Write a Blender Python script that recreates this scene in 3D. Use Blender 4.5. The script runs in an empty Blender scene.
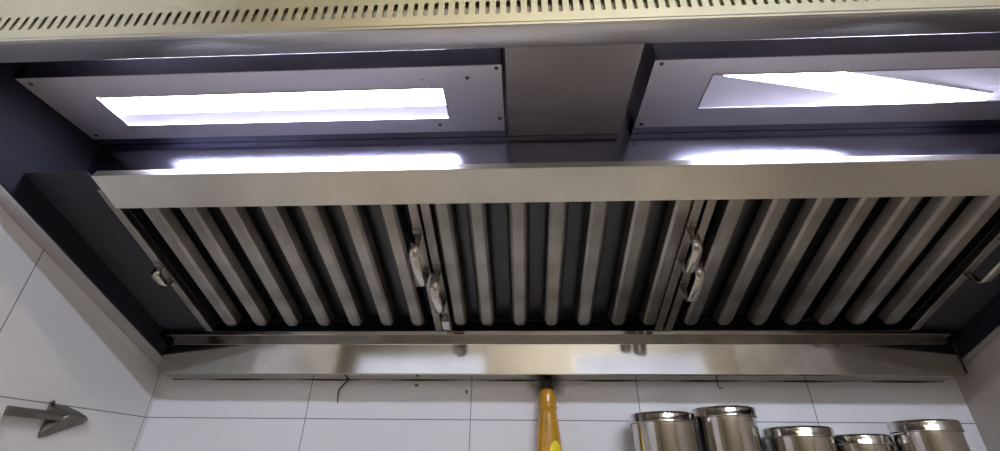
import bpy, bmesh, math, random
from mathutils import Vector, Matrix
random.seed(7)
D = bpy.data
SC = bpy.context.scene
COL = SC.collection
EYE = 1.5                       # height of the camera above the floor; heights below are given from the camera and lifted by this

# ------------------------------------------------------------------ camera, world, light, exposure
cam_d = D.cameras.new('camera'); cam = D.objects.new('camera', cam_d); COL.objects.link(cam); SC.camera = cam
F_PX, PITCH, YAW, ROLL = 455.1, math.radians(28.29), math.radians(-3.016), math.radians(.7176)
cam_d.sensor_fit = 'HORIZONTAL'; cam_d.sensor_width = 36; cam_d.lens = F_PX*36/1000
cam_d.clip_start = .01
cy, sy, cp, sp = math.cos(YAW), math.sin(YAW), math.cos(PITCH), math.sin(PITCH)
fw = Vector((sy*cp, cy*cp, sp)); rt = Vector((cy, -sy, 0)); up = rt.cross(fw)
r2 = math.cos(ROLL)*rt + math.sin(ROLL)*up; u2 = -math.sin(ROLL)*rt + math.cos(ROLL)*up
M = Matrix((r2, u2, -fw)).transposed().to_4x4(); M.translation = (0, 0, EYE)
cam.matrix_world = M

world = D.worlds.new('world'); SC.world = world; world.use_nodes = True
wn = world.node_tree.nodes; wl = world.node_tree.links
bgn = wn['Background']; bgn.inputs[0].default_value = (.86, .90, 1.0, 1); bgn.inputs[1].default_value = 1.4     # overcast daylight outside the windows
TUBE_STRENGTH = 42.0            # LED tubes of the hood
LAMP_STRENGTH = 70.0            # warm ceiling lamp of the kitchen
COOL_STRENGTH = 550.0           # cool ceiling tube further back in the kitchen
SC.view_settings.view_transform = 'Standard'; SC.view_settings.look = 'None'
SC.view_settings.gamma = 1; SC.view_settings.use_curve_mapping = False
SC.view_settings.exposure = 0.0
SC.cycles.max_bounces = 10; SC.cycles.glossy_bounces = 6; SC.cycles.diffuse_bounces = 5
SC.cycles.transparent_max_bounces = 12
SC.cycles.sample_clamp_indirect = 6.0
SC.cycles.use_denoising = True

# ------------------------------------------------------------------ materials
def nt(name):
    m = D.materials.new(name); m.use_nodes = True
    n = m.node_tree.nodes; l = m.node_tree.links
    return m, n, l, n['Principled BSDF']
def steel(name, col, rough, rvar=.02, stretch=(1.5, 40, 40), stain=.25, stain_scale=6, bump=0, metal=1.0, tint=None):
    """brushed stainless steel: fine streaks along X, soft blotches of wear and grease"""
    m, n, l, p = nt(name)
    tc = n.new('ShaderNodeTexCoord'); mp = n.new('ShaderNodeMapping'); mp.inputs['Scale'].default_value = stretch
    l.new(tc.outputs['Object'], mp.inputs[0])
    st = n.new('ShaderNodeTexNoise'); st.inputs['Scale'].default_value = 25; st.inputs['Detail'].default_value = 5
    l.new(mp.outputs[0], st.inputs['Vector'])
    bl = n.new('ShaderNodeTexNoise'); bl.inputs['Scale'].default_value = stain_scale; bl.inputs['Detail'].default_value = 3
    l.new(tc.outputs['Object'], bl.inputs['Vector'])
    r = n.new('ShaderNodeMapRange'); r.inputs['From Min'].default_value = .3; r.inputs['From Max'].default_value = .7
    r.inputs['To Min'].default_value = max(.02, rough-rvar); r.inputs['To Max'].default_value = rough+rvar
    l.new(st.outputs['Fac'], r.inputs['Value']); l.new(r.outputs[0], p.inputs['Roughness'])
    cr = n.new('ShaderNodeMapRange'); cr.inputs['From Min'].default_value = .35; cr.inputs['From Max'].default_value = .7
    l.new(bl.outputs['Fac'], cr.inputs['Value'])
    mx = n.new('ShaderNodeMix'); mx.data_type = 'RGBA'
    t = tint or [c*(1-stain) for c in col]
    mx.inputs['A'].default_value = (*col, 1); mx.inputs['B'].default_value = (*t, 1)
    l.new(cr.outputs[0], mx.inputs['Factor']); l.new(mx.outputs['Result'], p.inputs['Base Color'])
    p.inputs['Metallic'].default_value = metal
    if bump:
        b = n.new('ShaderNodeBump'); b.inputs['Strength'].default_value = bump; b.inputs['Distance'].default_value = .002
        l.new(st.outputs['Fac'], b.inputs['Height']); l.new(b.outputs[0], p.inputs['Normal'])
    return m
def plain(name, col, rough=.5, metal=0, noise=.08, scale=20, coat=0):
    m, n, l, p = nt(name)
    tc = n.new('ShaderNodeTexCoord'); bl = n.new('ShaderNodeTexNoise'); bl.inputs['Scale'].default_value = scale
    l.new(tc.outputs['Object'], bl.inputs['Vector'])
    mx = n.new('ShaderNodeMix'); mx.data_type = 'RGBA'
    mx.inputs['A'].default_value = (*[c*(1-noise) for c in col], 1); mx.inputs['B'].default_value = (*[min(1, c*(1+noise)) for c in col], 1)
    l.new(bl.outputs['Fac'], mx.inputs['Factor']); l.new(mx.outputs['Result'], p.inputs['Base Color'])
    p.inputs['Roughness'].default_value = rough; p.inputs['Metallic'].default_value = metal; p.inputs['Coat Weight'].default_value = coat
    return m
def tiles(name, axis, x0, col=(.74, .74, .77), stains=()):
    """glossy white ceramic tile 0.3048 wide, grout line through x0 and through height .080 above the camera"""
    m, n, l, p = nt(name)
    g = n.new('ShaderNodeNewGeometry'); sx = n.new('ShaderNodeSeparateXYZ'); l.new(g.outputs['Position'], sx.inputs[0])
    def math_(op, a, b=None, c=None):
        q = n.new('ShaderNodeMath'); q.operation = op
        for i, v in enumerate((a, b, c)):
            if v is None: continue
            if isinstance(v, (int, float)): q.inputs[i].default_value = v
            else: l.new(v, q.inputs[i])
        return q.outputs[0]
    def line(src, off, pitch):
        a = math_('SUBTRACT', src, off - pitch/2); a = math_('FLOORED_MODULO', a, pitch); a = math_('SUBTRACT', a, pitch/2)
        a = math_('ABSOLUTE', a); return math_('LESS_THAN', a, .00085)
    h = line(sx.outputs['XYZ'.index(axis)], x0, .3048); v = line(sx.outputs['Z'], EYE+.080, .4572)
    f = math_('MAXIMUM', h, v)
    nz = n.new('ShaderNodeTexNoise'); nz.inputs['Scale'].default_value = 3; l.new(g.outputs['Position'], nz.inputs['Vector'])
    base = n.new('ShaderNodeMix'); base.data_type = 'RGBA'
    base.inputs['A'].default_value = (*[c*.96 for c in col], 1); base.inputs['B'].default_value = (*col, 1)
    l.new(nz.outputs['Fac'], base.inputs['Factor'])
    last = base.outputs['Result']
    # stains with a shape of their own: (x, y, z, rx, ry, rz, strength)
    for (a, b_, c, ra, rb, rc, s) in stains:
        mp = n.new('ShaderNodeVectorMath'); mp.operation = 'SUBTRACT'; l.new(g.outputs['Position'], mp.inputs[0]); mp.inputs[1].default_value = (a, b_, EYE+c)
        dv = n.new('ShaderNodeVectorMath'); dv.operation = 'DIVIDE'; l.new(mp.outputs[0], dv.inputs[0]); dv.inputs[1].default_value = (ra, rb, rc)
        ln = n.new('ShaderNodeVectorMath'); ln.operation = 'LENGTH'; l.new(dv.outputs[0], ln.inputs[0])
        n2 = n.new('ShaderNodeTexNoise'); n2.inputs['Scale'].default_value = 60; l.new(g.outputs['Position'], n2.inputs['Vector'])
        ad = math_('MULTIPLY_ADD', n2.outputs['Fac'], .5, ln.outputs['Value'])
        mr = n.new('ShaderNodeMapRange'); mr.interpolation_type = 'SMOOTHSTEP'
        mr.inputs['From Min'].default_value = .5; mr.inputs['From Max'].default_value = 1.3; mr.inputs['To Min'].default_value = s; mr.inputs['To Max'].default_value = 0
        l.new(ad, mr.inputs['Value'])
        mm = n.new('ShaderNodeMix'); mm.data_type = 'RGBA'; l.new(mr.outputs[0], mm.inputs['Factor']); l.new(last, mm.inputs['A']); mm.inputs['B'].default_value = (.03, .025, .02, 1)
        last = mm.outputs['Result']
    fin = n.new('ShaderNodeMix'); fin.data_type = 'RGBA'; l.new(f, fin.inputs['Factor']); l.new(last, fin.inputs['A']); fin.inputs['B'].default_value = (.21, .21, .22, 1)
    l.new(fin.outputs['Result'], p.inputs['Base Color'])
    rg = n.new('ShaderNodeMapRange'); rg.inputs['To Min'].default_value = .22; rg.inputs['To Max'].default_value = .8; l.new(f, rg.inputs['Value']); l.new(rg.outputs[0], p.inputs['Roughness'])
    b = n.new('ShaderNodeBump'); b.inputs['Strength'].default_value = .4; b.inputs['Distance'].default_value = .001; b.invert = True
    l.new(f, b.inputs['Height']); l.new(b.outputs[0], p.inputs['Normal'])
    return m
def emit(name, col, s):
    m = D.materials.new(name); m.use_nodes = True; n = m.node_tree.nodes; l = m.node_tree.links
    n.remove(n['Principled BSDF']); e = n.new('ShaderNodeEmission'); e.inputs[0].default_value = (*col, 1); e.inputs[1].default_value = s
    l.new(e.outputs[0], n['Material Output'].inputs[0]); return m
def pane(name, tint=(.96, .96, 1)):
    m = D.materials.new(name); m.use_nodes = True; n = m.node_tree.nodes; l = m.node_tree.links
    n.remove(n['Principled BSDF']); t = n.new('ShaderNodeBsdfTransparent'); t.inputs[0].default_value = (*tint, 1)
    g = n.new('ShaderNodeBsdfGlossy'); g.inputs['Roughness'].default_value = .03; lw = n.new('ShaderNodeLayerWeight'); lw.inputs[0].default_value = .5
    pw = n.new('ShaderNodeMath'); pw.operation = 'POWER'; l.new(lw.outputs['Facing'], pw.inputs[0]); pw.inputs[1].default_value = 5
    fr = n.new('ShaderNodeMath'); fr.operation = 'MULTIPLY_ADD'; l.new(pw.outputs[0], fr.inputs[0]); fr.inputs[1].default_value = .9; fr.inputs[2].default_value = .03
    mx = n.new('ShaderNodeMixShader'); l.new(fr.outputs[0], mx.inputs[0]); l.new(t.outputs[0], mx.inputs[1]); l.new(g.outputs[0], mx.inputs[2])
    l.new(mx.outputs[0], n['Material Output'].inputs[0]); return m

M_FASCIA = steel('brushed_steel_fascia', (.76, .74, .61), .30, stain=.12)
M_HOOD = steel('brushed_steel_hood', (.70, .68, .70), .30, stain=.18)
M_RAIL = steel('brushed_steel_rail', (.74, .72, .66), .30, stain=.25, stain_scale=5)
M_GUTTER = steel('polished_steel_gutter', (.62, .60, .56), .085, rvar=.015, stain=.2, stain_scale=7, bump=0)
def add_stain_tone(m, centre, radius, strength, col=(.03, .028, .028, 1)):
    n = m.node_tree.nodes; l = m.node_tree.links; p = n['Principled BSDF']
    src = p.inputs['Base Color'].links[0].from_socket
    g = n.new('ShaderNodeNewGeometry'); a = n.new('ShaderNodeVectorMath'); a.operation = 'SUBTRACT'; l.new(g.outputs['Position'], a.inputs[0]); a.inputs[1].default_value = centre
    d = n.new('ShaderNodeVectorMath'); d.operation = 'DIVIDE'; l.new(a.outputs[0], d.inputs[0]); d.inputs[1].default_value = radius
    ln = n.new('ShaderNodeVectorMath'); ln.operation = 'LENGTH'; l.new(d.outputs[0], ln.inputs[0])
    t = n.new('ShaderNodeTexNoise'); t.inputs['Scale'].default_value = 25; l.new(g.outputs['Position'], t.inputs['Vector'])
    q = n.new('ShaderNodeMath'); q.operation = 'MULTIPLY_ADD'; l.new(t.outputs['Fac'], q.inputs[0]); q.inputs[1].default_value = .6; l.new(ln.outputs['Value'], q.inputs[2])
    r = n.new('ShaderNodeMapRange'); r.interpolation_type = 'SMOOTHSTEP'; r.inputs['From Min'].default_value = .4; r.inputs['From Max'].default_value = 1.3
    r.inputs['To Min'].default_value = strength; r.inputs['To Max'].default_value = 0; l.new(q.outputs[0], r.inputs['Value'])
    x = n.new('ShaderNodeMix'); x.data_type = 'RGBA'; l.new(r.outputs[0], x.inputs['Factor']); l.new(src, x.inputs['A']); x.inputs['B'].default_value = col
    l.new(x.outputs['Result'], p.inputs['Base Color'])
add_stain_tone(M_GUTTER, (-.66, .82, EYE+.222), (.22, .06, .042), .95)
add_stain_tone(M_GUTTER, (.76, .82, EYE+.222), (.12, .06, .040), .8)
add_stain_tone(M_GUTTER, (-.56, .82, EYE+.18), (.36, .2, .12), .55, (.16, .145, .13, 1))  # grime tone that also dims the bright reflections on the left part
add_stain_tone(M_GUTTER, (.66, .82, EYE+.18), (.42, .2, .12), .62, (.13, .12, .105, 1))  # same on the right part, reflections toned down by colour
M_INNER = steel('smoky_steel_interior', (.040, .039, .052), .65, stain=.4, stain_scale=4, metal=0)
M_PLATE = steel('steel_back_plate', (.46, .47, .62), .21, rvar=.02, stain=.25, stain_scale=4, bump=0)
M_LIGHTPANEL = steel('matte_steel_light_panel', (.86, .83, .92), .52, stain=.06, metal=.62)
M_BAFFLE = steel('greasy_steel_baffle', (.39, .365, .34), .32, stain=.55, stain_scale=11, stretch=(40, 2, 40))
M_BAFFLE_D = steel('dark_steel_channel', (.10, .10, .11), .42, stain=.5, stretch=(40, 2, 40))
M_HANDLE = steel('bright_steel_handle', (.62, .60, .55), .2, stain=.2, bump=0)
M_CAN = steel('polished_steel_canister', (.60, .58, .55), .12, rvar=.05, stretch=(40, 40, 1), stain=.15, bump=0)
M_BRACKET = steel('dull_grey_metal', (.15, .145, .13), .45, stain=.4, stain_scale=30, bump=0, metal=.6)
M_SLOT_BACK = plain('brown_slot_backing', (.30, .26, .19), .7, noise=.3)
M_BOX = steel('dull_smoky_steel', (.50, .46, .46), .55, stain=.3, stain_scale=4, metal=.6)
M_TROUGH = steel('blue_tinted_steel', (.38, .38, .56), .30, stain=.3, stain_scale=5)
M_SOOT_DIM = plain('sooty_dimmed_skin', (.020, .020, .030), .6, noise=.3, scale=6)  # sooty skin, coloured darker than M_INNER to offset the hood light on it
M_SOOT_DIM.node_tree.nodes['Principled BSDF'].inputs['Specular IOR Level'].default_value = .12
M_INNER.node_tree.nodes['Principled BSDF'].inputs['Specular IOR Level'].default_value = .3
M_SCREW = plain('dark_screw', (.12, .11, .11), .35, .9)
M_SCREWB = plain('bright_screw', (.85, .85, .85), .3, .6)
M_WHITEBOX = plain('pale_enamel_reflector', (.88, .88, .88), .45)
M_TUBE = emit('cool_white_tube', (.88, .88, 1.0), TUBE_STRENGTH)
M_PANE = pane('clear_glass')
M_YELLOW = plain('yellow_lacquered_wood', (.50, .245, .014), .16, noise=.4, scale=35, coat=.5)
M_STICKER = plain('bright_yellow_sticker', (.85, .72, .02), .4)
M_BLACK = plain('matte_black', (.02, .018, .016), .6)
M_WIRE = plain('black_wire', (.03, .02, .02), .5)
M_WHITE = plain('white_plastic', (.72, .72, .72), .4)
M_PAINT = plain('cream_wall_paint', (.36, .31, .23), .8, noise=.04, scale=5)
M_CEIL = plain('warm_white_ceiling_paint', (.74, .70, .56), .85, noise=.03, scale=4)
M_FLOOR = plain('grey_stone_floor', (.30, .28, .26), .35, noise=.2, scale=8)
M_STONE = plain('beige_stone_counter', (.76, .64, .47), .25, noise=.25, scale=30)
M_SHELF = plain('grey_marble_shelf', (.55, .55, .55), .3, noise=.15)
M_RIGHT = plain('greige_right_wall', (.55, .50, .46), .6, noise=.06, scale=5)  # darker tone puts the right wall's shade into its colour
M_WOODDOOR = plain('brown_laminate', (.30, .16, .09), .4, noise=.2)
M_ENAMEL = plain('pale_enamel', (.70, .68, .62), .35)
M_COOL = emit('cool_lamp_tube', (.80, .85, 1.0), COOL_STRENGTH)
M_LAMP = emit('warm_lamp_tube', (1.0, .86, .58), LAMP_STRENGTH)

# ------------------------------------------------------------------ mesh helpers (all coordinates: x right, y towards the wall, z from the camera height)
class MB:
    def __init__(s): s.v = []; s.f = []; s.sm = []
    def add(s, vs, fs, smooth=False):
        k = len(s.v); s.v += [tuple(v) for v in vs]; s.f += [tuple(k+i for i in f) for f in fs]; s.sm += [smooth]*len(fs); return s
    def box(s, x0, x1, y0, y1, z0, z1):
        return s.add([(x, y, z) for z in (z0, z1) for y in (y0, y1) for x in (x0, x1)],
                     [(0, 2, 3, 1), (4, 5, 7, 6), (0, 1, 5, 4), (2, 6, 7, 3), (0, 4, 6, 2), (1, 3, 7, 5)])
    def prism(s, prof, a, b, axis='x', smooth=False):
        """closed profile swept from a to b; profile points (y,z) for axis x, (x,z) for y, (x,y) for z"""
        n = len(prof)
        def pt(p, t): return {'x': (t, p[0], p[1]), 'y': (p[0], t, p[1]), 'z': (p[0], p[1], t)}[axis]
        s.add([pt(p, a) for p in prof]+[pt(p, b) for p in prof], [(i, (i+1) % n, n+(i+1) % n, n+i) for i in range(n)], smooth)
        return s.add([pt(p, a) for p in prof]+[pt(p, b) for p in prof], [tuple(range(n))[::-1], tuple(range(n, 2*n))])
    def sheet(s, pts, t, a, b, smooth=False):
        """bent sheet metal: open (y,z) polyline with thickness t, swept in x from a to b"""
        P = [Vector(p) for p in pts]; off = []
        for i, p in enumerate(P):
            ds = []
            if i: ds.append((P[i]-P[i-1]).normalized())
            if i < len(P)-1: ds.append((P[i+1]-P[i]).normalized())
            n = Vector((0, 0))
            for d in ds: n += Vector((-d.y, d.x))
            n.normalize(); c = max(.4, n.dot(Vector((-ds[0].y, ds[0].x)))); off.append(p + n*(t/c))
        prof = [tuple(p) for p in P]+[tuple(p) for p in reversed(off)]
        n = len(P); N = 2*n
        A = [(a, *p) for p in prof]; B = [(b, *p) for p in prof]
        s.add(A+B, [(i, (i+1) % N, N+(i+1) % N, N+i) for i in range(N)], smooth)
        caps = []
        for i in range(n-1): caps += [(i, i+1, N-2-i, N-1-i), (N+N-1-i, N+N-2-i, N+i+1, N+i)]
        return s.add(A+B, caps)
    def tube(s, pts, r, seg=10, cap=True):
        P = [Vector(p) for p in pts]; R = r if isinstance(r, (list, tuple)) else [r]*len(P)
        rings = []; prev = None
        for i, p in enumerate(P):
            d = (P[min(i+1, len(P)-1)]-P[max(i-1, 0)]).normalized()
            if prev is None: a = d.cross(Vector((0, 0, 1)) if abs(d.z) < .9 else Vector((1, 0, 0))).normalized()
            else: a = (prev - d*prev.dot(d)).normalized()
            prev = a; b = d.cross(a)
            rings.append([p + (a*math.cos(t)+b*math.sin(t))*R[i] for t in [2*math.pi*k/seg for k in range(seg)]])
        vs = [v for q in rings for v in q]
        fs = [(i*seg+k, i*seg+(k+1) % seg, (i+1)*seg+(k+1) % seg, (i+1)*seg+k) for i in range(len(P)-1) for k in range(seg)]
        s.add(vs, fs, True)
        if cap: s.add(rings[0]+rings[-1], [tuple(range(seg))[::-1], tuple(range(seg, 2*seg))])
        return s
    def lathe(s, prof, c, seg=40, smooth=True):
        """prof (r,z) from bottom to top around vertical axis through c=(x,y)"""
        vs = [(c[0]+r*math.cos(2*math.pi*k/seg), c[1]+r*math.sin(2*math.pi*k/seg), z) for r, z in prof for k in range(seg)]
        fs = [(i*seg+k, i*seg+(k+1) % seg, (i+1)*seg+(k+1) % seg, (i+1)*seg+k) for i in range(len(prof)-1) for k in range(seg)]
        return s.add(vs, fs, smooth)
    def build(s, name, mat, parent=None, bevel=0, origin=None, fn=None):
        vs = [Vector(v) for v in s.v]
        if fn: vs = [Vector(fn(v)) for v in vs]
        if origin is None:
            lo = [min(v[i] for v in vs) for i in range(3)]; hi = [max(v[i] for v in vs) for i in range(3)]
            origin = Vector(((lo[0]+hi[0])/2, (lo[1]+hi[1])/2, lo[2]))
        origin = Vector(origin)
        me = D.meshes.new(name); me.from_pydata([v-origin for v in vs], [], s.f)
        bm = bmesh.new(); bm.from_mesh(me)
        for f, k in zip(bm.faces, s.sm): f.smooth = k
        bmesh.ops.remove_doubles(bm, verts=bm.verts, dist=1e-6); bmesh.ops.recalc_face_normals(bm, faces=bm.faces)
        bm.to_mesh(me); bm.free()
        me.materials.append(mat)
        o = D.objects.new(name, me); COL.objects.link(o)
        world_loc = origin + Vector((0, 0, EYE)); o.location = world_loc
        if parent: o.parent = parent; o.location = world_loc - wloc(parent)
        if bevel:
            b = o.modifiers.new('bevel', 'BEVEL'); b.width = bevel; b.segments = 2; b.limit_method = 'ANGLE'; b.angle_limit = math.radians(40)
        return o
def wloc(o):
    v = Vector(o.location)
    while o.parent: o = o.parent; v += Vector(o.location)
    return v
def tag(o, label, cat, group=None):
    o['label'] = label; o['category'] = cat
    if group: o['group'] = group
    return o
def thing(name, loc, label, cat, group=None):
    o = D.objects.new(name, None); COL.objects.link(o); o.location = Vector(loc)+Vector((0, 0, EYE)); o.empty_display_size = .05
    return tag(o, label, cat, group)
def struct(name, mb, mat, origin=(0, 0, -EYE)):
    o = mb.build(name, mat, origin=origin); o['kind'] = 'structure'; return o

# ------------------------------------------------------------------ dimensions
W = .887                        # distance to the tiled wall
XL, XR = -.700, .775            # side walls of the cooking niche
FLO, CEI = -EYE, 1.22
HX0, HX1 = -.700, .775          # hood
LIPZ, LIPY0, LIPY1 = .380, .2955, .3235
SL = .37                        # slope of hood underside and filters
ang = math.atan(SL); cs, sn = math.cos(ang), math.sin(ang)
GY, GZ1, GZ0 = .832, .2024, .1497   # grease gutter front
# ------------------------------------------------------------------ room shell
M_TB = tiles('white_wall_tiles_back', 'X', -.096, stains=[(.043, W, .140, .040, .02, .035, .9), (-.105, W, .128, .004, .02, .006, .9), (-.20, W, .139, .006, .02, .004, .9)])
M_TL = tiles('white_wall_tiles_side', 'Y', .573)
KX0, KX1, KY0 = -1.75, 1.9, -2.2
struct('wall_back', MB().box(XL-.12, XR+.12, W, W+.1, FLO, CEI), M_TB)
struct('wall_left', MB().box(XL-.12, XL, -.05, W, FLO, CEI), M_TL)
struct('wall_right', MB().box(XR, XR+.12, -.05, W, FLO, CEI), M_RIGHT)
struct('wall_left_return', MB().box(KX0, XL-.12, -.05, .05, FLO, CEI), M_PAINT)
struct('wall_right_return', MB().box(XR+.12, KX1, -.05, .05, FLO, CEI), M_PAINT)
struct('wall_left_outer', MB().box(KX0-.1, KX0, KY0-.1, .05, FLO, CEI), M_PAINT)
struct('wall_right_outer', MB().box(KX1, KX1+.1, KY0-.1, .05, FLO, CEI), M_PAINT)
struct('floor', MB().box(KX0-.1, KX1+.1, KY0-.1, W+.1, FLO-.1, FLO), M_FLOOR)
struct('ceiling', MB().box(KX0-.1, KX1+.1, KY0-.1, W+.1, CEI, CEI+.1), M_CEIL)
# wall behind the camera with two window openings
wb = MB(); xs = [KX0, -1.44, -.30, .42, 1.50, KX1]; WZ0, WZ1 = .45, 1.05
for i in range(5):
    if i in (1, 3):
        wb.box(xs[i], xs[i+1], KY0-.1, KY0, FLO, WZ0); wb.box(xs[i], xs[i+1], KY0-.1, KY0, WZ1, CEI)
    else: wb.box(xs[i], xs[i+1], KY0-.1, KY0, FLO, CEI)
struct('wall_front', wb, M_PAINT)
for k, (a, b) in enumerate(((-1.44, -.30), (.42, 1.50))):
    fr = MB(); y0, y1 = KY0-.07, KY0-.03
    fr.box(a, b, y0, y1, WZ0, WZ0+.03).box(a, b, y0, y1, WZ1-.03, WZ1).box(a, a+.03, y0, y1, WZ0+.03, WZ1-.03).box(b-.03, b, y0, y1, WZ0+.03, WZ1-.03)
    wo = struct('window_%d' % (k+1), fr, M_WHITE, origin=((a+b)/2, KY0-.05, WZ0))
    MB().box(a+.03, b-.03, KY0-.053, KY0-.047, WZ0+.03, WZ1-.03).build('window_pane', M_PANE, wo)

# ------------------------------------------------------------------ hood
hood = thing('range_hood', ((HX0+HX1)/2, W, GZ0), 'wide brushed stainless steel kitchen exhaust hood mounted between the walls above the tiles', 'range hood')
T = .0015
# slotted fascia: sheet with real slots, folded back into the bottom lip
fx0, fx1 = HX0+.002, HX1-.002
f = MB(); pitch = .01035; sw = .0042; z0s, z1s = .3965, .4170; ztop = .4600
n = int((fx1-fx0-.02)/pitch); sx0 = fx0+.01
Y = LIPY0
zr = sw/2
def slot_outline(c):
    o = []
    for k in range(5): t = math.pi*(1+k/4); o.append((c+zr*math.cos(t), z0s+zr+zr*math.sin(t)))
    for k in range(5): t = math.pi*(k/4); o.append((c+zr*math.cos(t), z1s-zr+zr*math.sin(t)))
    return o                                    # counter-clockwise starting lower left
for yy in (Y, Y+T):
    f.add([(fx0, yy, LIPZ), (sx0, yy, LIPZ), (sx0, yy, ztop), (fx0, yy, ztop)], [(0, 1, 2, 3)])
    f.add([(sx0+n*pitch, yy, LIPZ), (fx1, yy, LIPZ), (fx1, yy, ztop), (sx0+n*pitch, yy, ztop)], [(0, 1, 2, 3)])
    for i in range(n):
        a, b = sx0+i*pitch, sx0+(i+1)*pitch; c = (a+b)/2
        o = slot_outline(c)
        vs = [(a, yy, LIPZ), (b, yy, LIPZ), (b, yy, ztop), (a, yy, ztop)]+[(x, yy, z) for x, z in o]
        # o[0..4] bottom arc left->right, o[5..9] top arc right->left
        f.add(vs, [(0, 1, 8, 7, 6, 5, 4), (1, 2, 9, 8), (2, 3, 13, 12, 11, 10, 9), (3, 0, 4, 13)])
for i in range(n):
    c = sx0+(i+.5)*pitch; o = slot_outline(c); m = len(o)
    f.add([(x, Y, z) for x, z in o]+[(x, Y+T, z) for x, z in o], [(k, (k+1) % m, m+(k+1) % m, m+k) for k in range(m)])
f.build('slotted_fascia', M_FASCIA, hood)
u = MB(); u.sheet([(Y-.0012, .4590), (Y-.0012, .4620), (Y, .4635), (Y, .62)], -T, fx0, fx1); u.box(fx0, fx1, Y+.003, W-.003, .62, .622)
u.build('upper_canopy_panel', M_FASCIA, hood)
l_ = MB(); l_.sheet([(Y-.0004, LIPZ+.004), (Y+.0006, LIPZ+.0008), (Y+.0035, LIPZ), (LIPY1-.0015, LIPZ), (LIPY1, LIPZ+.0012), (LIPY1, LIPZ+.014)], .0012, fx0, fx1, True)
l_.build('bottom_lip', M_HOOD, hood)
# added plate behind the slots, brown colour stands in for their dim inside
MB().box(fx0, fx1, Y+.0055, Y+.007, .386, .62).build('slot_backing_plate', M_SLOT_BACK, hood)
# side panels with turned-in bottom flange
def side(x_out, x_in, sgn):
    zf = lambda y: .1616+.375*(.8838-y)
    m = MB(); yb, yf = W-.003, LIPY0+.004
    t = .0015*sgn
    prof = [(yb, zf(yb)), (yf, zf(yf)), (yf, .62), (yb, .62)]
    m.prism(prof, x_out, x_out+t)
    fl_ = MB().add([(x_out, yb, zf(yb)), (x_in, yb, zf(yb)), (x_in, yf, zf(yf)), (x_out, yf, zf(yf)),
           (x_out, yb, zf(yb)-.0015), (x_in, yb, zf(yb)-.0015), (x_in, yf, zf(yf)-.0015), (x_out, yf, zf(yf)-.0015)],
          [(0, 1, 2, 3), (4, 7, 6, 5), (0, 4, 5, 1), (2, 6, 7, 3), (1, 5, 6, 2), (0, 3, 7, 4)])
    fl_.build('side_flange', M_HOOD, hood)
    # inner skin
    MB().prism([(yb, zf(yb)+.0002), (yf, zf(yf)+.0002), (yf, .50), (yb, .50)], x_in, x_in+t).build('inner_skin', M_SOOT_DIM, hood)
    return m
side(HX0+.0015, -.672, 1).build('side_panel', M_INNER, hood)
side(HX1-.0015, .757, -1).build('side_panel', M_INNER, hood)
IX0, IX1 = -.6695, .755
# ceiling of the canopy and back plate
MB().box(IX0, IX1, LIPY1+.006, .552, .483, .485).build('canopy_ceiling', M_HOOD, hood)
MB().box(IX0, IX1, .550, .552, .345, .483).build('back_plate', M_PLATE, hood)
# raised strip between the light panels
c_ = MB(); c_.box(-.017, .150, LIPY1+.004, .536, .449, .482); c_.build('center_box', M_BOX, hood, bevel=.001)
MB().box(-.017, .150, .5375, .5492, .452, .4535).build('gap_strip', M_BOX, hood)  # added strip covering the gap that went black behind the center box
# filter rail
def FP(v, w, x=0): return (x, GY - v*cs + w*sn, GZ1 + v*sn + w*cs)     # point on the filter slope: v up the slope, w into the hood
RV0 = (GY-.5235)/cs; RV1 = (GY-.4715)/cs
p = lambda v, w: FP(v, w)[1:]
rl = MB(); rl.sheet([p(RV0, .018), p(RV0, .0), p(RV1, .0), p(RV1, .012), p(RV1-.010, .022)], -.0012, -.566, .690)
rl.build('filter_rail', M_RAIL, hood, bevel=.0008)
# filler plates beside the filter bank and housing above the filters
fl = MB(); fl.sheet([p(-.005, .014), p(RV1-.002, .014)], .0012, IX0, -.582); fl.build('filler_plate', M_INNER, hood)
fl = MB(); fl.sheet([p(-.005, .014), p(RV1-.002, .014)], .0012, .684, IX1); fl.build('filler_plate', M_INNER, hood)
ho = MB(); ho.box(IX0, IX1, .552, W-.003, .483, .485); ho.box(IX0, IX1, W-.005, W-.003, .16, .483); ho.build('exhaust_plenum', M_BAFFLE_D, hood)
# grease gutter
gx0, gx1 = -.6685, .745
GV = .0305
g = MB(); g.sheet([p(GV+.002, .006), p(GV, .0), (GY+.0002, GZ1+.0003), (GY-.0004, GZ1-.0012), (GY-.0018, GZ0+.0006), (GY-.0008, GZ0), (W-.006, GZ0-.0002), (W-.004, GZ0+.012)], -.0012, gx0, gx1)
g.build('grease_gutter', M_GUTTER, hood, bevel=.0006)
for a, b in ((gx1+.001, IX1),):
    ge = MB(); ge.sheet([p(.004, .012), (GY+.004, GZ1+.012), (GY+.004, GZ0+.006), (W-.005, GZ0+.004)], -.0012, a, b)
    ge.build('gutter_end_cap', M_INNER, hood)
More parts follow.
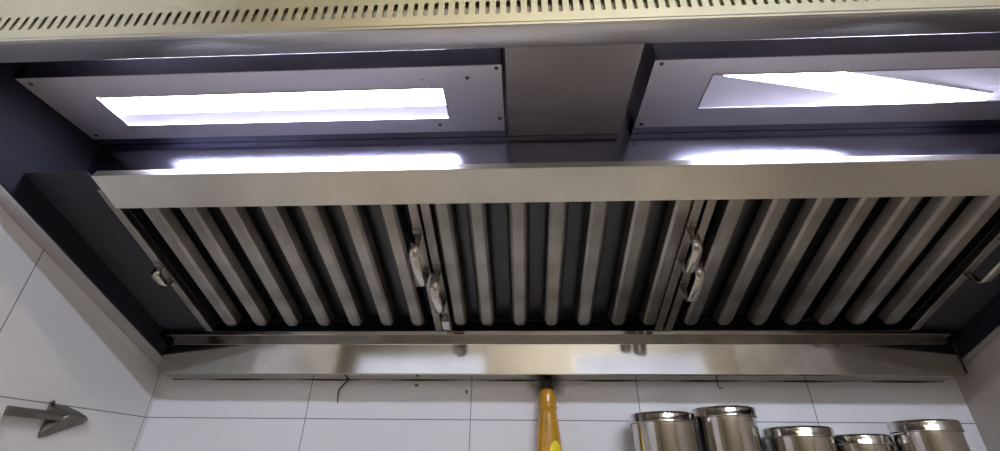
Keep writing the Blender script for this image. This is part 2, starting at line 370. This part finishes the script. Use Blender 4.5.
# light fixtures: plate with a window, glass, white reflector box, tube
def light_fixture(px0, px1, wx0, wx1, wy0, wy1, tube_pts, screws, idx):
    y0, y1, z, t = .4085, .534, .450, .0015
    m = MB()
    def ring(zz, flip):
        m.add([(px0, y0, zz), (px1, y0, zz), (px1, y1, zz), (px0, y1, zz), (wx0, wy0, zz), (wx1, wy0, zz), (wx1, wy1, zz), (wx0, wy1, zz)],
              [(0, 1, 5, 4), (1, 2, 6, 5), (2, 3, 7, 6), (3, 0, 4, 7)])
    ring(z, 0); ring(z+t, 1)
    O = [(px0, y0), (px1, y0), (px1, y1), (px0, y1)]; I = [(wx0, wy0), (wx1, wy0), (wx1, wy1), (wx0, wy1)]
    for Q in (O, I):
        for i in range(4):
            a, b = Q[i], Q[(i+1) % 4]; m.add([(a[0], a[1], z), (b[0], b[1], z), (b[0], b[1], z+t), (a[0], a[1], z+t)], [(0, 1, 2, 3)])
    pl = m.build('light_panel', M_LIGHTPANEL, hood)
    # thin bright hem around the window
    h = MB(); e = .0013
    h.box(wx0-e, wx1+e, wy0-e, wy0, z-.0012, z).box(wx0-e, wx1+e, wy1, wy1+e, z-.0012, z).box(wx0-e, wx0, wy0, wy1, z-.0012, z).box(wx1, wx1+e, wy0, wy1, z-.0012, z)
    h.build('window_hem', M_HOOD, pl)
    MB().box(wx0, wx1, wy0, wy1, z+.0018, z+.0038).build('glass_pane', M_PANE, pl)
    b = MB(); bx0, bx1, by0, by1, bz = wx0-.022, wx1+.022, wy0-.014, wy1+.024, z+.020
    q = .0012
    b.box(bx0, bx1, by0, by1, bz-q, bz)
    b.box(bx0, bx1, by0, by0+q, z+.004, bz-q).box(bx0, bx1, by1-q, by1, z+.004, bz-q).box(bx0, bx0+q, by0+q, by1-q, z+.004, bz-q).box(bx1-q, bx1, by0+q, by1-q, z+.004, bz-q)
    b.build('reflector_box', M_WHITEBOX, pl)
    # outer trough behind the plate
    tb = MB(); tb.box(px0, px1, y0, y0+.001, z+t, .482).box(px0, px1, y1-.001, y1, z+t, .482).box(px0, px0+.001, y0, y1, z+t, .482).box(px1-.001, px1, y0, y1, z+t, .482)
    tb.build('fixture_trough', M_TROUGH, pl)
    MB().box(px0, px1, y1+.0015, .5492, z+.002, z+.0035).build('gap_strip', M_TROUGH, pl)  # added strip that lifts the dark gap between panel and back plate
    (ax, ay), (bx_, by_) = tube_pts
    # flat LED batten: an opaque white body with a diffuser strip that shines downwards
    A3, B3 = Vector((ax, ay, 0)), Vector((bx_, by_, 0)); d = (B3-A3).normalized(); nn = Vector((-d.y, d.x, 0))
    def strip(hw, za, zb):
        c4 = [A3-nn*hw, B3-nn*hw, B3+nn*hw, A3+nn*hw]
        return MB().add([(v.x, v.y, zz) for zz in (za, zb) for v in c4], [(0, 1, 2, 3), (4, 7, 6, 5), (0, 4, 5, 1), (1, 5, 6, 2), (2, 6, 7, 3), (3, 7, 4, 0)])
    strip(.0178, z+.0150, z+.0186).build('lamp_body', M_WHITEBOX, pl)
    strip(.0163, z+.0146, z+.0149).build('light_diffuser', M_TUBE, pl)
    for (x, y, mt) in screws:
        MB().lathe([(0.0001, z-.0016), (.0018, z-.0014), (.0027, z-.0006), (.0028, z+.0002)], (x, y), 12).build('screw', mt, pl)
light_fixture(-.668, -.0225, -.586, -.103, .4448, .5025, ((-.592, .4790), (-.096, .4765)),
              [(-.128, .4300, M_SCREWB), (-.068, .4285, M_SCREW), (-.029, .4135, M_SCREW), (-.029, .507, M_SCREW), (-.118, .5180, M_SCREW), (-.655, .418, M_SCREW), (-.655, .524, M_SCREW)], 0)
light_fixture(.169, .753, .249, .715, .4350, .4955, ((.275, .4352), (.650, .5150)),
              [(.178, .414, M_SCREW), (.178, .527, M_SCREW), (.745, .414, M_SCREW)], 1)
# black bead modelling the contact shadow where the gutter meets the tiles
pts = [(-.675+i*.0475, W-.0022, GZ0-.0012+.0009*math.sin(i*1.7)) for i in range(31)]
MB().tube(pts, .0012, 8).build('contact_shadow_bead', M_BLACK, hood)

# ------------------------------------------------------------------ baffle filters
def fil(x0, x1, ribs, label, hl, hr, latches=()):
    base = FP(.04, .0, (x0+x1)/2)
    t = thing('baffle_filter', base, label, 'hood filter', 'baffle filters across the hood')
    V0, V1 = .036, RV0+.030
    def S(v): return FP(v[1], v[2], v[0])
    # frame of four folded strips; local coordinates x, v (up the slope), w (into the hood)
    w0, w1 = .0035, .038; a = .013
    for xa in (x0, x1-a): MB().box(xa, xa+a, V0, V1, w0, w1).build('frame_side', M_BAFFLE, t, bevel=.0015, fn=S)
    for va in (V0, V1-.005): MB().box(x0+a, x1-a, va, va+.005, w0+.020, w1).build('frame_crossbar', M_BAFFLE_D, t, fn=S)  # dark colour stands in for the shade in the recess between ribs
    gaps = [x0+a]+ribs+[x1-a]
    for xc in ribs:
        hw, hm, hs, hh = .0068, .0105, .0150, .016
        m = MB(); v0, v1 = V0+.009, V1-.004
        # rounded channel end: profile widths along v
        st = []
        for k in range(7):
            tt = k/6*math.pi/2; st.append((v0+.014*(1-math.cos(tt)), math.sin(tt)))
        st.append((v1, 1.0))
        rows = []
        for v, s_ in st:
            a1, a2 = hw*s_+.0008, hs*s_+.0012
            wl_ = w0+.001+(1-s_)*.006
            am = hm*s_+.0010
            rows.append([(xc-a2, v, w0+hh), (xc-am, v, wl_+.0035), (xc-a1, v, wl_), (xc+a1, v, wl_), (xc+am, v, wl_+.0035), (xc+a2, v, w0+hh)])
        vs = [q for r in rows for q in r]; k6 = 6
        fs = [(i*k6+j, i*k6+j+1, (i+1)*k6+j+1, (i+1)*k6+j) for i in range(len(rows)-1) for j in range(k6-1)]
        m.add(vs, fs)
        # inner skin a little above makes it a real channel of sheet metal
        vs2 = [(x, v, w+.0009) for x, v, w in vs]
        m.add(vs2, fs)
        m.build('baffle', M_BAFFLE, t, fn=S)
    # upper, inverted channels between the ribs
    for i in range(len(gaps)-1):
        a_, b_ = gaps[i], gaps[i+1]
        a_ += .0085 if i else 0; b_ -= .0085 if i < len(gaps)-2 else 0
        if b_-a_ < .008: continue
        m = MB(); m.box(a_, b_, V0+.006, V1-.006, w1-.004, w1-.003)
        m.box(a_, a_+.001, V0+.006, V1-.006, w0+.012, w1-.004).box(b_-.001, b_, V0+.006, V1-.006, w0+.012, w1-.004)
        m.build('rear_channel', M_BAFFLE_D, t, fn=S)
    for xc, vc, ln, dr in (hl, hr):
        m = MB(); hwid = .0068; th = .0013
        P = [(vc-ln/2, .0035), (vc-ln/2+.001, -dr*.55), (vc-ln/2+.004, -dr*.88), (vc-ln/2+.010, -dr), (vc+ln/2-.010, -dr), (vc+ln/2-.004, -dr*.88), (vc+ln/2-.001, -dr*.55), (vc+ln/2, .0035)]
        m.sheet(P, th, xc-hwid, xc+hwid, True)
        m.build('handle', M_HANDLE, t, fn=S)
        for e in (-1, 1):
            q = MB(); q.box(xc-.0055, xc+.0055, vc+e*(ln/2+.004)-.006, vc+e*(ln/2+.004)+.006, .0015, .0035)
            q.build('handle_mount', M_BAFFLE, t, bevel=.0008, fn=S)
    for xa, va in latches:
        MB().sheet([(va-.014, .003), (va-.011, -.007), (va+.011, -.007), (va+.014, .003)], .0015, xa-.006, xa+.006).build('latch', M_HANDLE, t, fn=S)
    return t
vY = lambda y: (GY-y)/cs
fil(-.578, -.142, [-.525, -.4700, -.4130, -.3540, -.2970, -.2400, -.1850], 'greasy steel baffle filter at the left end of the hood, under the straight light tube',
    (-.5715, vY(.652), .034, .014), (-.1500, vY(.615), .080, .035))
fil(-.138, .244, [-.1090, -.0610, -.0040, .0510, .1070, .1660, .2200], 'middle steel baffle filter of the hood, below the gap between the two light panels',
    (-.1315, vY(.680), .070, .035), (.2375, vY(.600), .060, .035), [(-.1315, vY(.770))])
fil(.248, .674, [.2900, .3470, .4040, .4600, .5150, .5680, .6230], 'greasy steel baffle filter at the right end of the hood, under the slanting light tube',
    (.2545, vY(.655), .070, .035), (.6675, vY(.630), .075, .022))

# ------------------------------------------------------------------ marble shelf with steel canisters
SHZ = -.115
sh = thing('wall_shelf', (.43, W-.001, SHZ-.03), 'pale stone shelf on the tiled wall carrying the steel canisters', 'shelf')
MB().box(.10, XR-.002, W-.17, W-.001, SHZ-.02, SHZ).build('shelf_board', M_SHELF, sh, bevel=.002)
for x in (.18, .68): MB().prism([(W-.15, SHZ-.021), (W-.001, SHZ-.021), (W-.001, SHZ-.10)], x-.01, x+.01).build('shelf_bracket', M_BRACKET, sh)
def canister(x0, x1, ztop, y, label, lidh=.0155, lean=0):
    xc, r = (x0+x1)/2, (x1-x0)/2
    t = thing('steel_canister', (xc, y, SHZ), label, 'canister', 'steel canisters on the wall shelf')
    zl = ztop-lidh; rb = r*.955
    MB().lathe([(.0001, SHZ+.0005), (rb*.95, SHZ+.0005), (rb, SHZ+.005), (rb, zl-.006), (rb*1.006, zl-.004), (rb*.995, zl+.004)], (xc, y), 56).build('canister_body', M_CAN, t)
    MB().lathe([(r*.985, zl+.0003), (r*1.012, zl), (r*1.022, zl+.0014), (r*1.0, zl+.003), (r, ztop-.004), (r*.985, ztop-.0012), (r*.93, ztop), (r*.90, ztop-.0022), (.0001, ztop-.003)], (xc, y), 56).build('canister_lid', M_CAN, t)
canister(.1775, .2815, .0855, .828, 'short wide steel canister with lid, leftmost of the row on the shelf')
canister(.2835, .381, .0950, .832, 'tallest steel canister on the shelf, second from the left of the row')
canister(.391, .491, .0660, .828, 'steel canister in the middle of the row of five, just right of the tallest one')
canister(.4935, .584, .0565, .839, 'lowest steel canister of the row, partly behind the rightmost canister')
canister(.575, .664, .0745, .800, 'rightmost steel canister, nearest the right wall and overlapping the lowest one', .0165)

# ------------------------------------------------------------------ yellow wooden rolling pin hanging on the wall
rx, ry = .0425, W-.027
rp = thing('rolling_pin', (rx, ry, -.20), 'glossy yellow turned wooden handle with black top hanging on the tiles below the gutter', 'rolling pin')
prof = [(.0001, -.170), (.012, -.168), (.020, -.155), (.0225, -.08), (.0222, .0), (.0218, .030), (.0205, .050), (.0178, .072), (.0158, .088), (.0152, .0945), (.0168, .0955), (.0172, .0975), (.0168, .0995), (.0152, .1005), (.0160, .1025), (.0162, .1045), (.0155, .106), (.0150, .112), (.0140, .122), (.0118, .1275), (.0085, .1295), (.0001, .130)]
MB().lathe(prof, (rx, ry), 40).build('turned_handle', M_YELLOW, rp)
s_ = MB(); N = 18
for z_, rr_ in ((0, .0228), (1, .0221)): pass
vs = []; fs = []
for i in range(9):
    for j in range(9):
        a = (i/8*2-1); b = (j/8*2-1); r_ = math.hypot(a, b); k = 1 if r_ == 0 else max(abs(a), abs(b))/r_
        a, b = a*k, b*k; z = .024+b*.021
        th = -math.pi/2+.50+a*.50; R = .0224 if z < .03 else .0224-(z-.03)*.055
        vs.append((rx+R*math.cos(th), ry+R*math.sin(th), z))
for i in range(8):
    for j in range(8): fs.append((i*9+j, (i+1)*9+j, (i+1)*9+j+1, i*9+j+1))
s_.add(vs, fs, True).build('oval_sticker', M_STICKER, rp)
MB().lathe([(.0001, .1275), (.0115, .1278), (.0118, .1295), (.0105, .134), (.010, .1445), (.006, .1475), (.0001, .148)], (rx+.001, ry+.005), 24).build('black_cap', M_BLACK, rp)
nail = MB().tube([(rx, W-.001, .141), (rx, ry+.006, .141), (rx, ry+.004, .1455)], .0022, 8).build('hanging_hook', M_BLACK, rp)

# ------------------------------------------------------------------ bits on the walls
tag(MB().tube([(-.3290, W-.004, .1500), (-.3335, W-.005, .1440), (-.3430, W-.004, .1340), (-.3460, W-.003, .1290), (-.3455, W-.003, .1180), (-.3450, W-.003, .1110), (-.3435, W-.003, .1065)], [.0016, .0016, .0014, .0014, .0012, .001, .0006], 8).build('dangling_wire', M_WIRE),
    'thin black wire end dangling from under the left half of the gutter', 'wire')
tag(MB().tube([(.3520, W-.008, .1488), (.3520, W-.008, .1400), (.3530, W-.009, .1350), (.3560, W-.010, .1340), (.3585, W-.010, .1370)], .0010, 8).build('small_hook', M_WIRE),
    'tiny dark wire hook under the gutter above the tall canister', 'hook')
# arrowhead rail end on the left tiles
def on_left(y, z, d): return (XL+d, y, z)
br = thing('rail_bracket', on_left(.72, .035, 0), 'dull grey arrowhead-shaped metal rail end fixed to the left tiled wall', 'rail bracket')
ar = MB()
out = [(.684, .079, .002), (.7085, .0800, .002), (.735, .0745, .002), (.752, .0690, .002), (.7585, .0640, .002), (.752, .0575, .002), (.725, .0470, .002), (.702, .0370, .002), (.690, .0335, .002), (.6875, .0400, .002), (.6885, .0480, .002), (.6895, .0560, .002), (.684, .0700, .002)]
rid = [(.684, .0665, .014), (.705, .0670, .022), (.735, .0660, .018), (.755, .0645, .006)]
vs = [on_left(y, z, .0008) for y, z, d in out]+[on_left(y, z, d+.001) for y, z, d in out]+[on_left(y, z, d) for y, z, d in rid]
no = len(out); R0 = 2*no
fs = [tuple(range(no))[::-1]]+[(i, (i+1) % no, no+(i+1) % no, no+i) for i in range(no)]
o_ = lambda i: no+i
fs += [(o_(0), o_(1), R0+1, R0), (o_(1), o_(2), R0+2, R0+1), (o_(2), o_(3), R0+3, R0+2), (o_(3), o_(4), R0+3), (o_(4), o_(5), R0+3), (o_(5), o_(6), R0+2, R0+3), (o_(6), o_(7), R0+1, R0+2),
       (o_(7), o_(8), o_(9), o_(10), R0+1), (o_(10), o_(11), R0, R0+1), (o_(11), o_(12), R0), (o_(12), o_(0), R0)]
ar.add(vs, fs).build('arrowhead_plate', M_BRACKET, br, bevel=.0008)
MB().prism([(XL+.004, .0575), (XL+.016, .0575), (XL+.0175, .0645), (XL+.010, .0695), (XL+.004, .0690)], .618, .700, 'y').build('rail_bar', M_BRACKET, br, bevel=.0006)
MB().tube([on_left(.688, .078, .004), on_left(.684, .0815, .006), on_left(.6795, .0800, .007)], [.003, .0028, .0015], 8).build('locking_tab', M_BRACKET, br)
bx = MB(); bx.box(XL+.0005, XL+.012, .50, .6195, -.12, .0715)
tag(bx.build('switch_box', M_WHITE, bevel=.003), 'white plastic box edge on the left wall where the grey rail bar starts', 'switch box')

# ------------------------------------------------------------------ below and behind the camera (unseen, guessed to light the scene and feed reflections)
ct = thing('kitchen_counter', (.04, .6, FLO), 'beige stone kitchen counter along the niche below the hood', 'counter')
MB().box(XL+.002, XR-.002, .27, W-.002, -.68, -.64).build('worktop', M_STONE, ct, bevel=.003)
for i in range(3):
    a = XL+.01+i*.4865; MB().box(a, a+.48, .31, .33, FLO+.1, -.682).build('cabinet_door', M_WOODDOOR, ct, bevel=.002)
MB().box(XL+.01, XR-.01, .335, W-.01, FLO+.001, -.682).build('cabinet_carcass', M_WOODDOOR, ct)
sv = thing('gas_stove', (.05, .58, -.639), 'steel gas stove on the counter below the hood', 'stove')
MB().box(-.33, .43, .38, .78, -.632, -.575).build('stove_body', M_ENAMEL, sv, bevel=.006)
for x in (-.18, .05, .28):
    MB().lathe([(.0001, -.574), (.045, -.574), (.045, -.560), (.03, -.553), (.0001, -.553)], (x, .58), 24).build('burner', M_BLACK, sv)
    for k in range(4):
        a = k*math.pi/2+.785; m = MB().tube([(x+.10*math.cos(a), .58+.10*math.sin(a), -.573), (x+.10*math.cos(a), .58+.10*math.sin(a), -.542), (x+.03*math.cos(a), .58+.03*math.sin(a), -.540)], .004, 6)
        m.build('pan_support', M_BLACK, sv)
lp = thing('ceiling_lamp', (.05, -.95, CEI-.05), 'warm tube lamp on the kitchen ceiling', 'lamp')
MB().box(-.50, .60, -.99, -.91, CEI-.025, CEI-.001).build('lamp_base', M_WHITE, lp)
MB().tube([(-.49, -.95, CEI-.045), (.59, -.95, CEI-.045)], .015, 12).build('lamp_tube', M_LAMP, lp)
tl = thing('tube_light', (.60, -1.35, CEI-.10), 'cool white tube light on the kitchen ceiling behind the camera', 'lamp')
MB().box(.02, 1.18, -1.375, -1.325, CEI-.065, CEI-.001).build('lamp_base', M_WHITE, tl)
MB().tube([(.04, -1.35, CEI-.088), (1.16, -1.35, CEI-.088)], .008, 12).build('lamp_tube', M_COOL, tl)
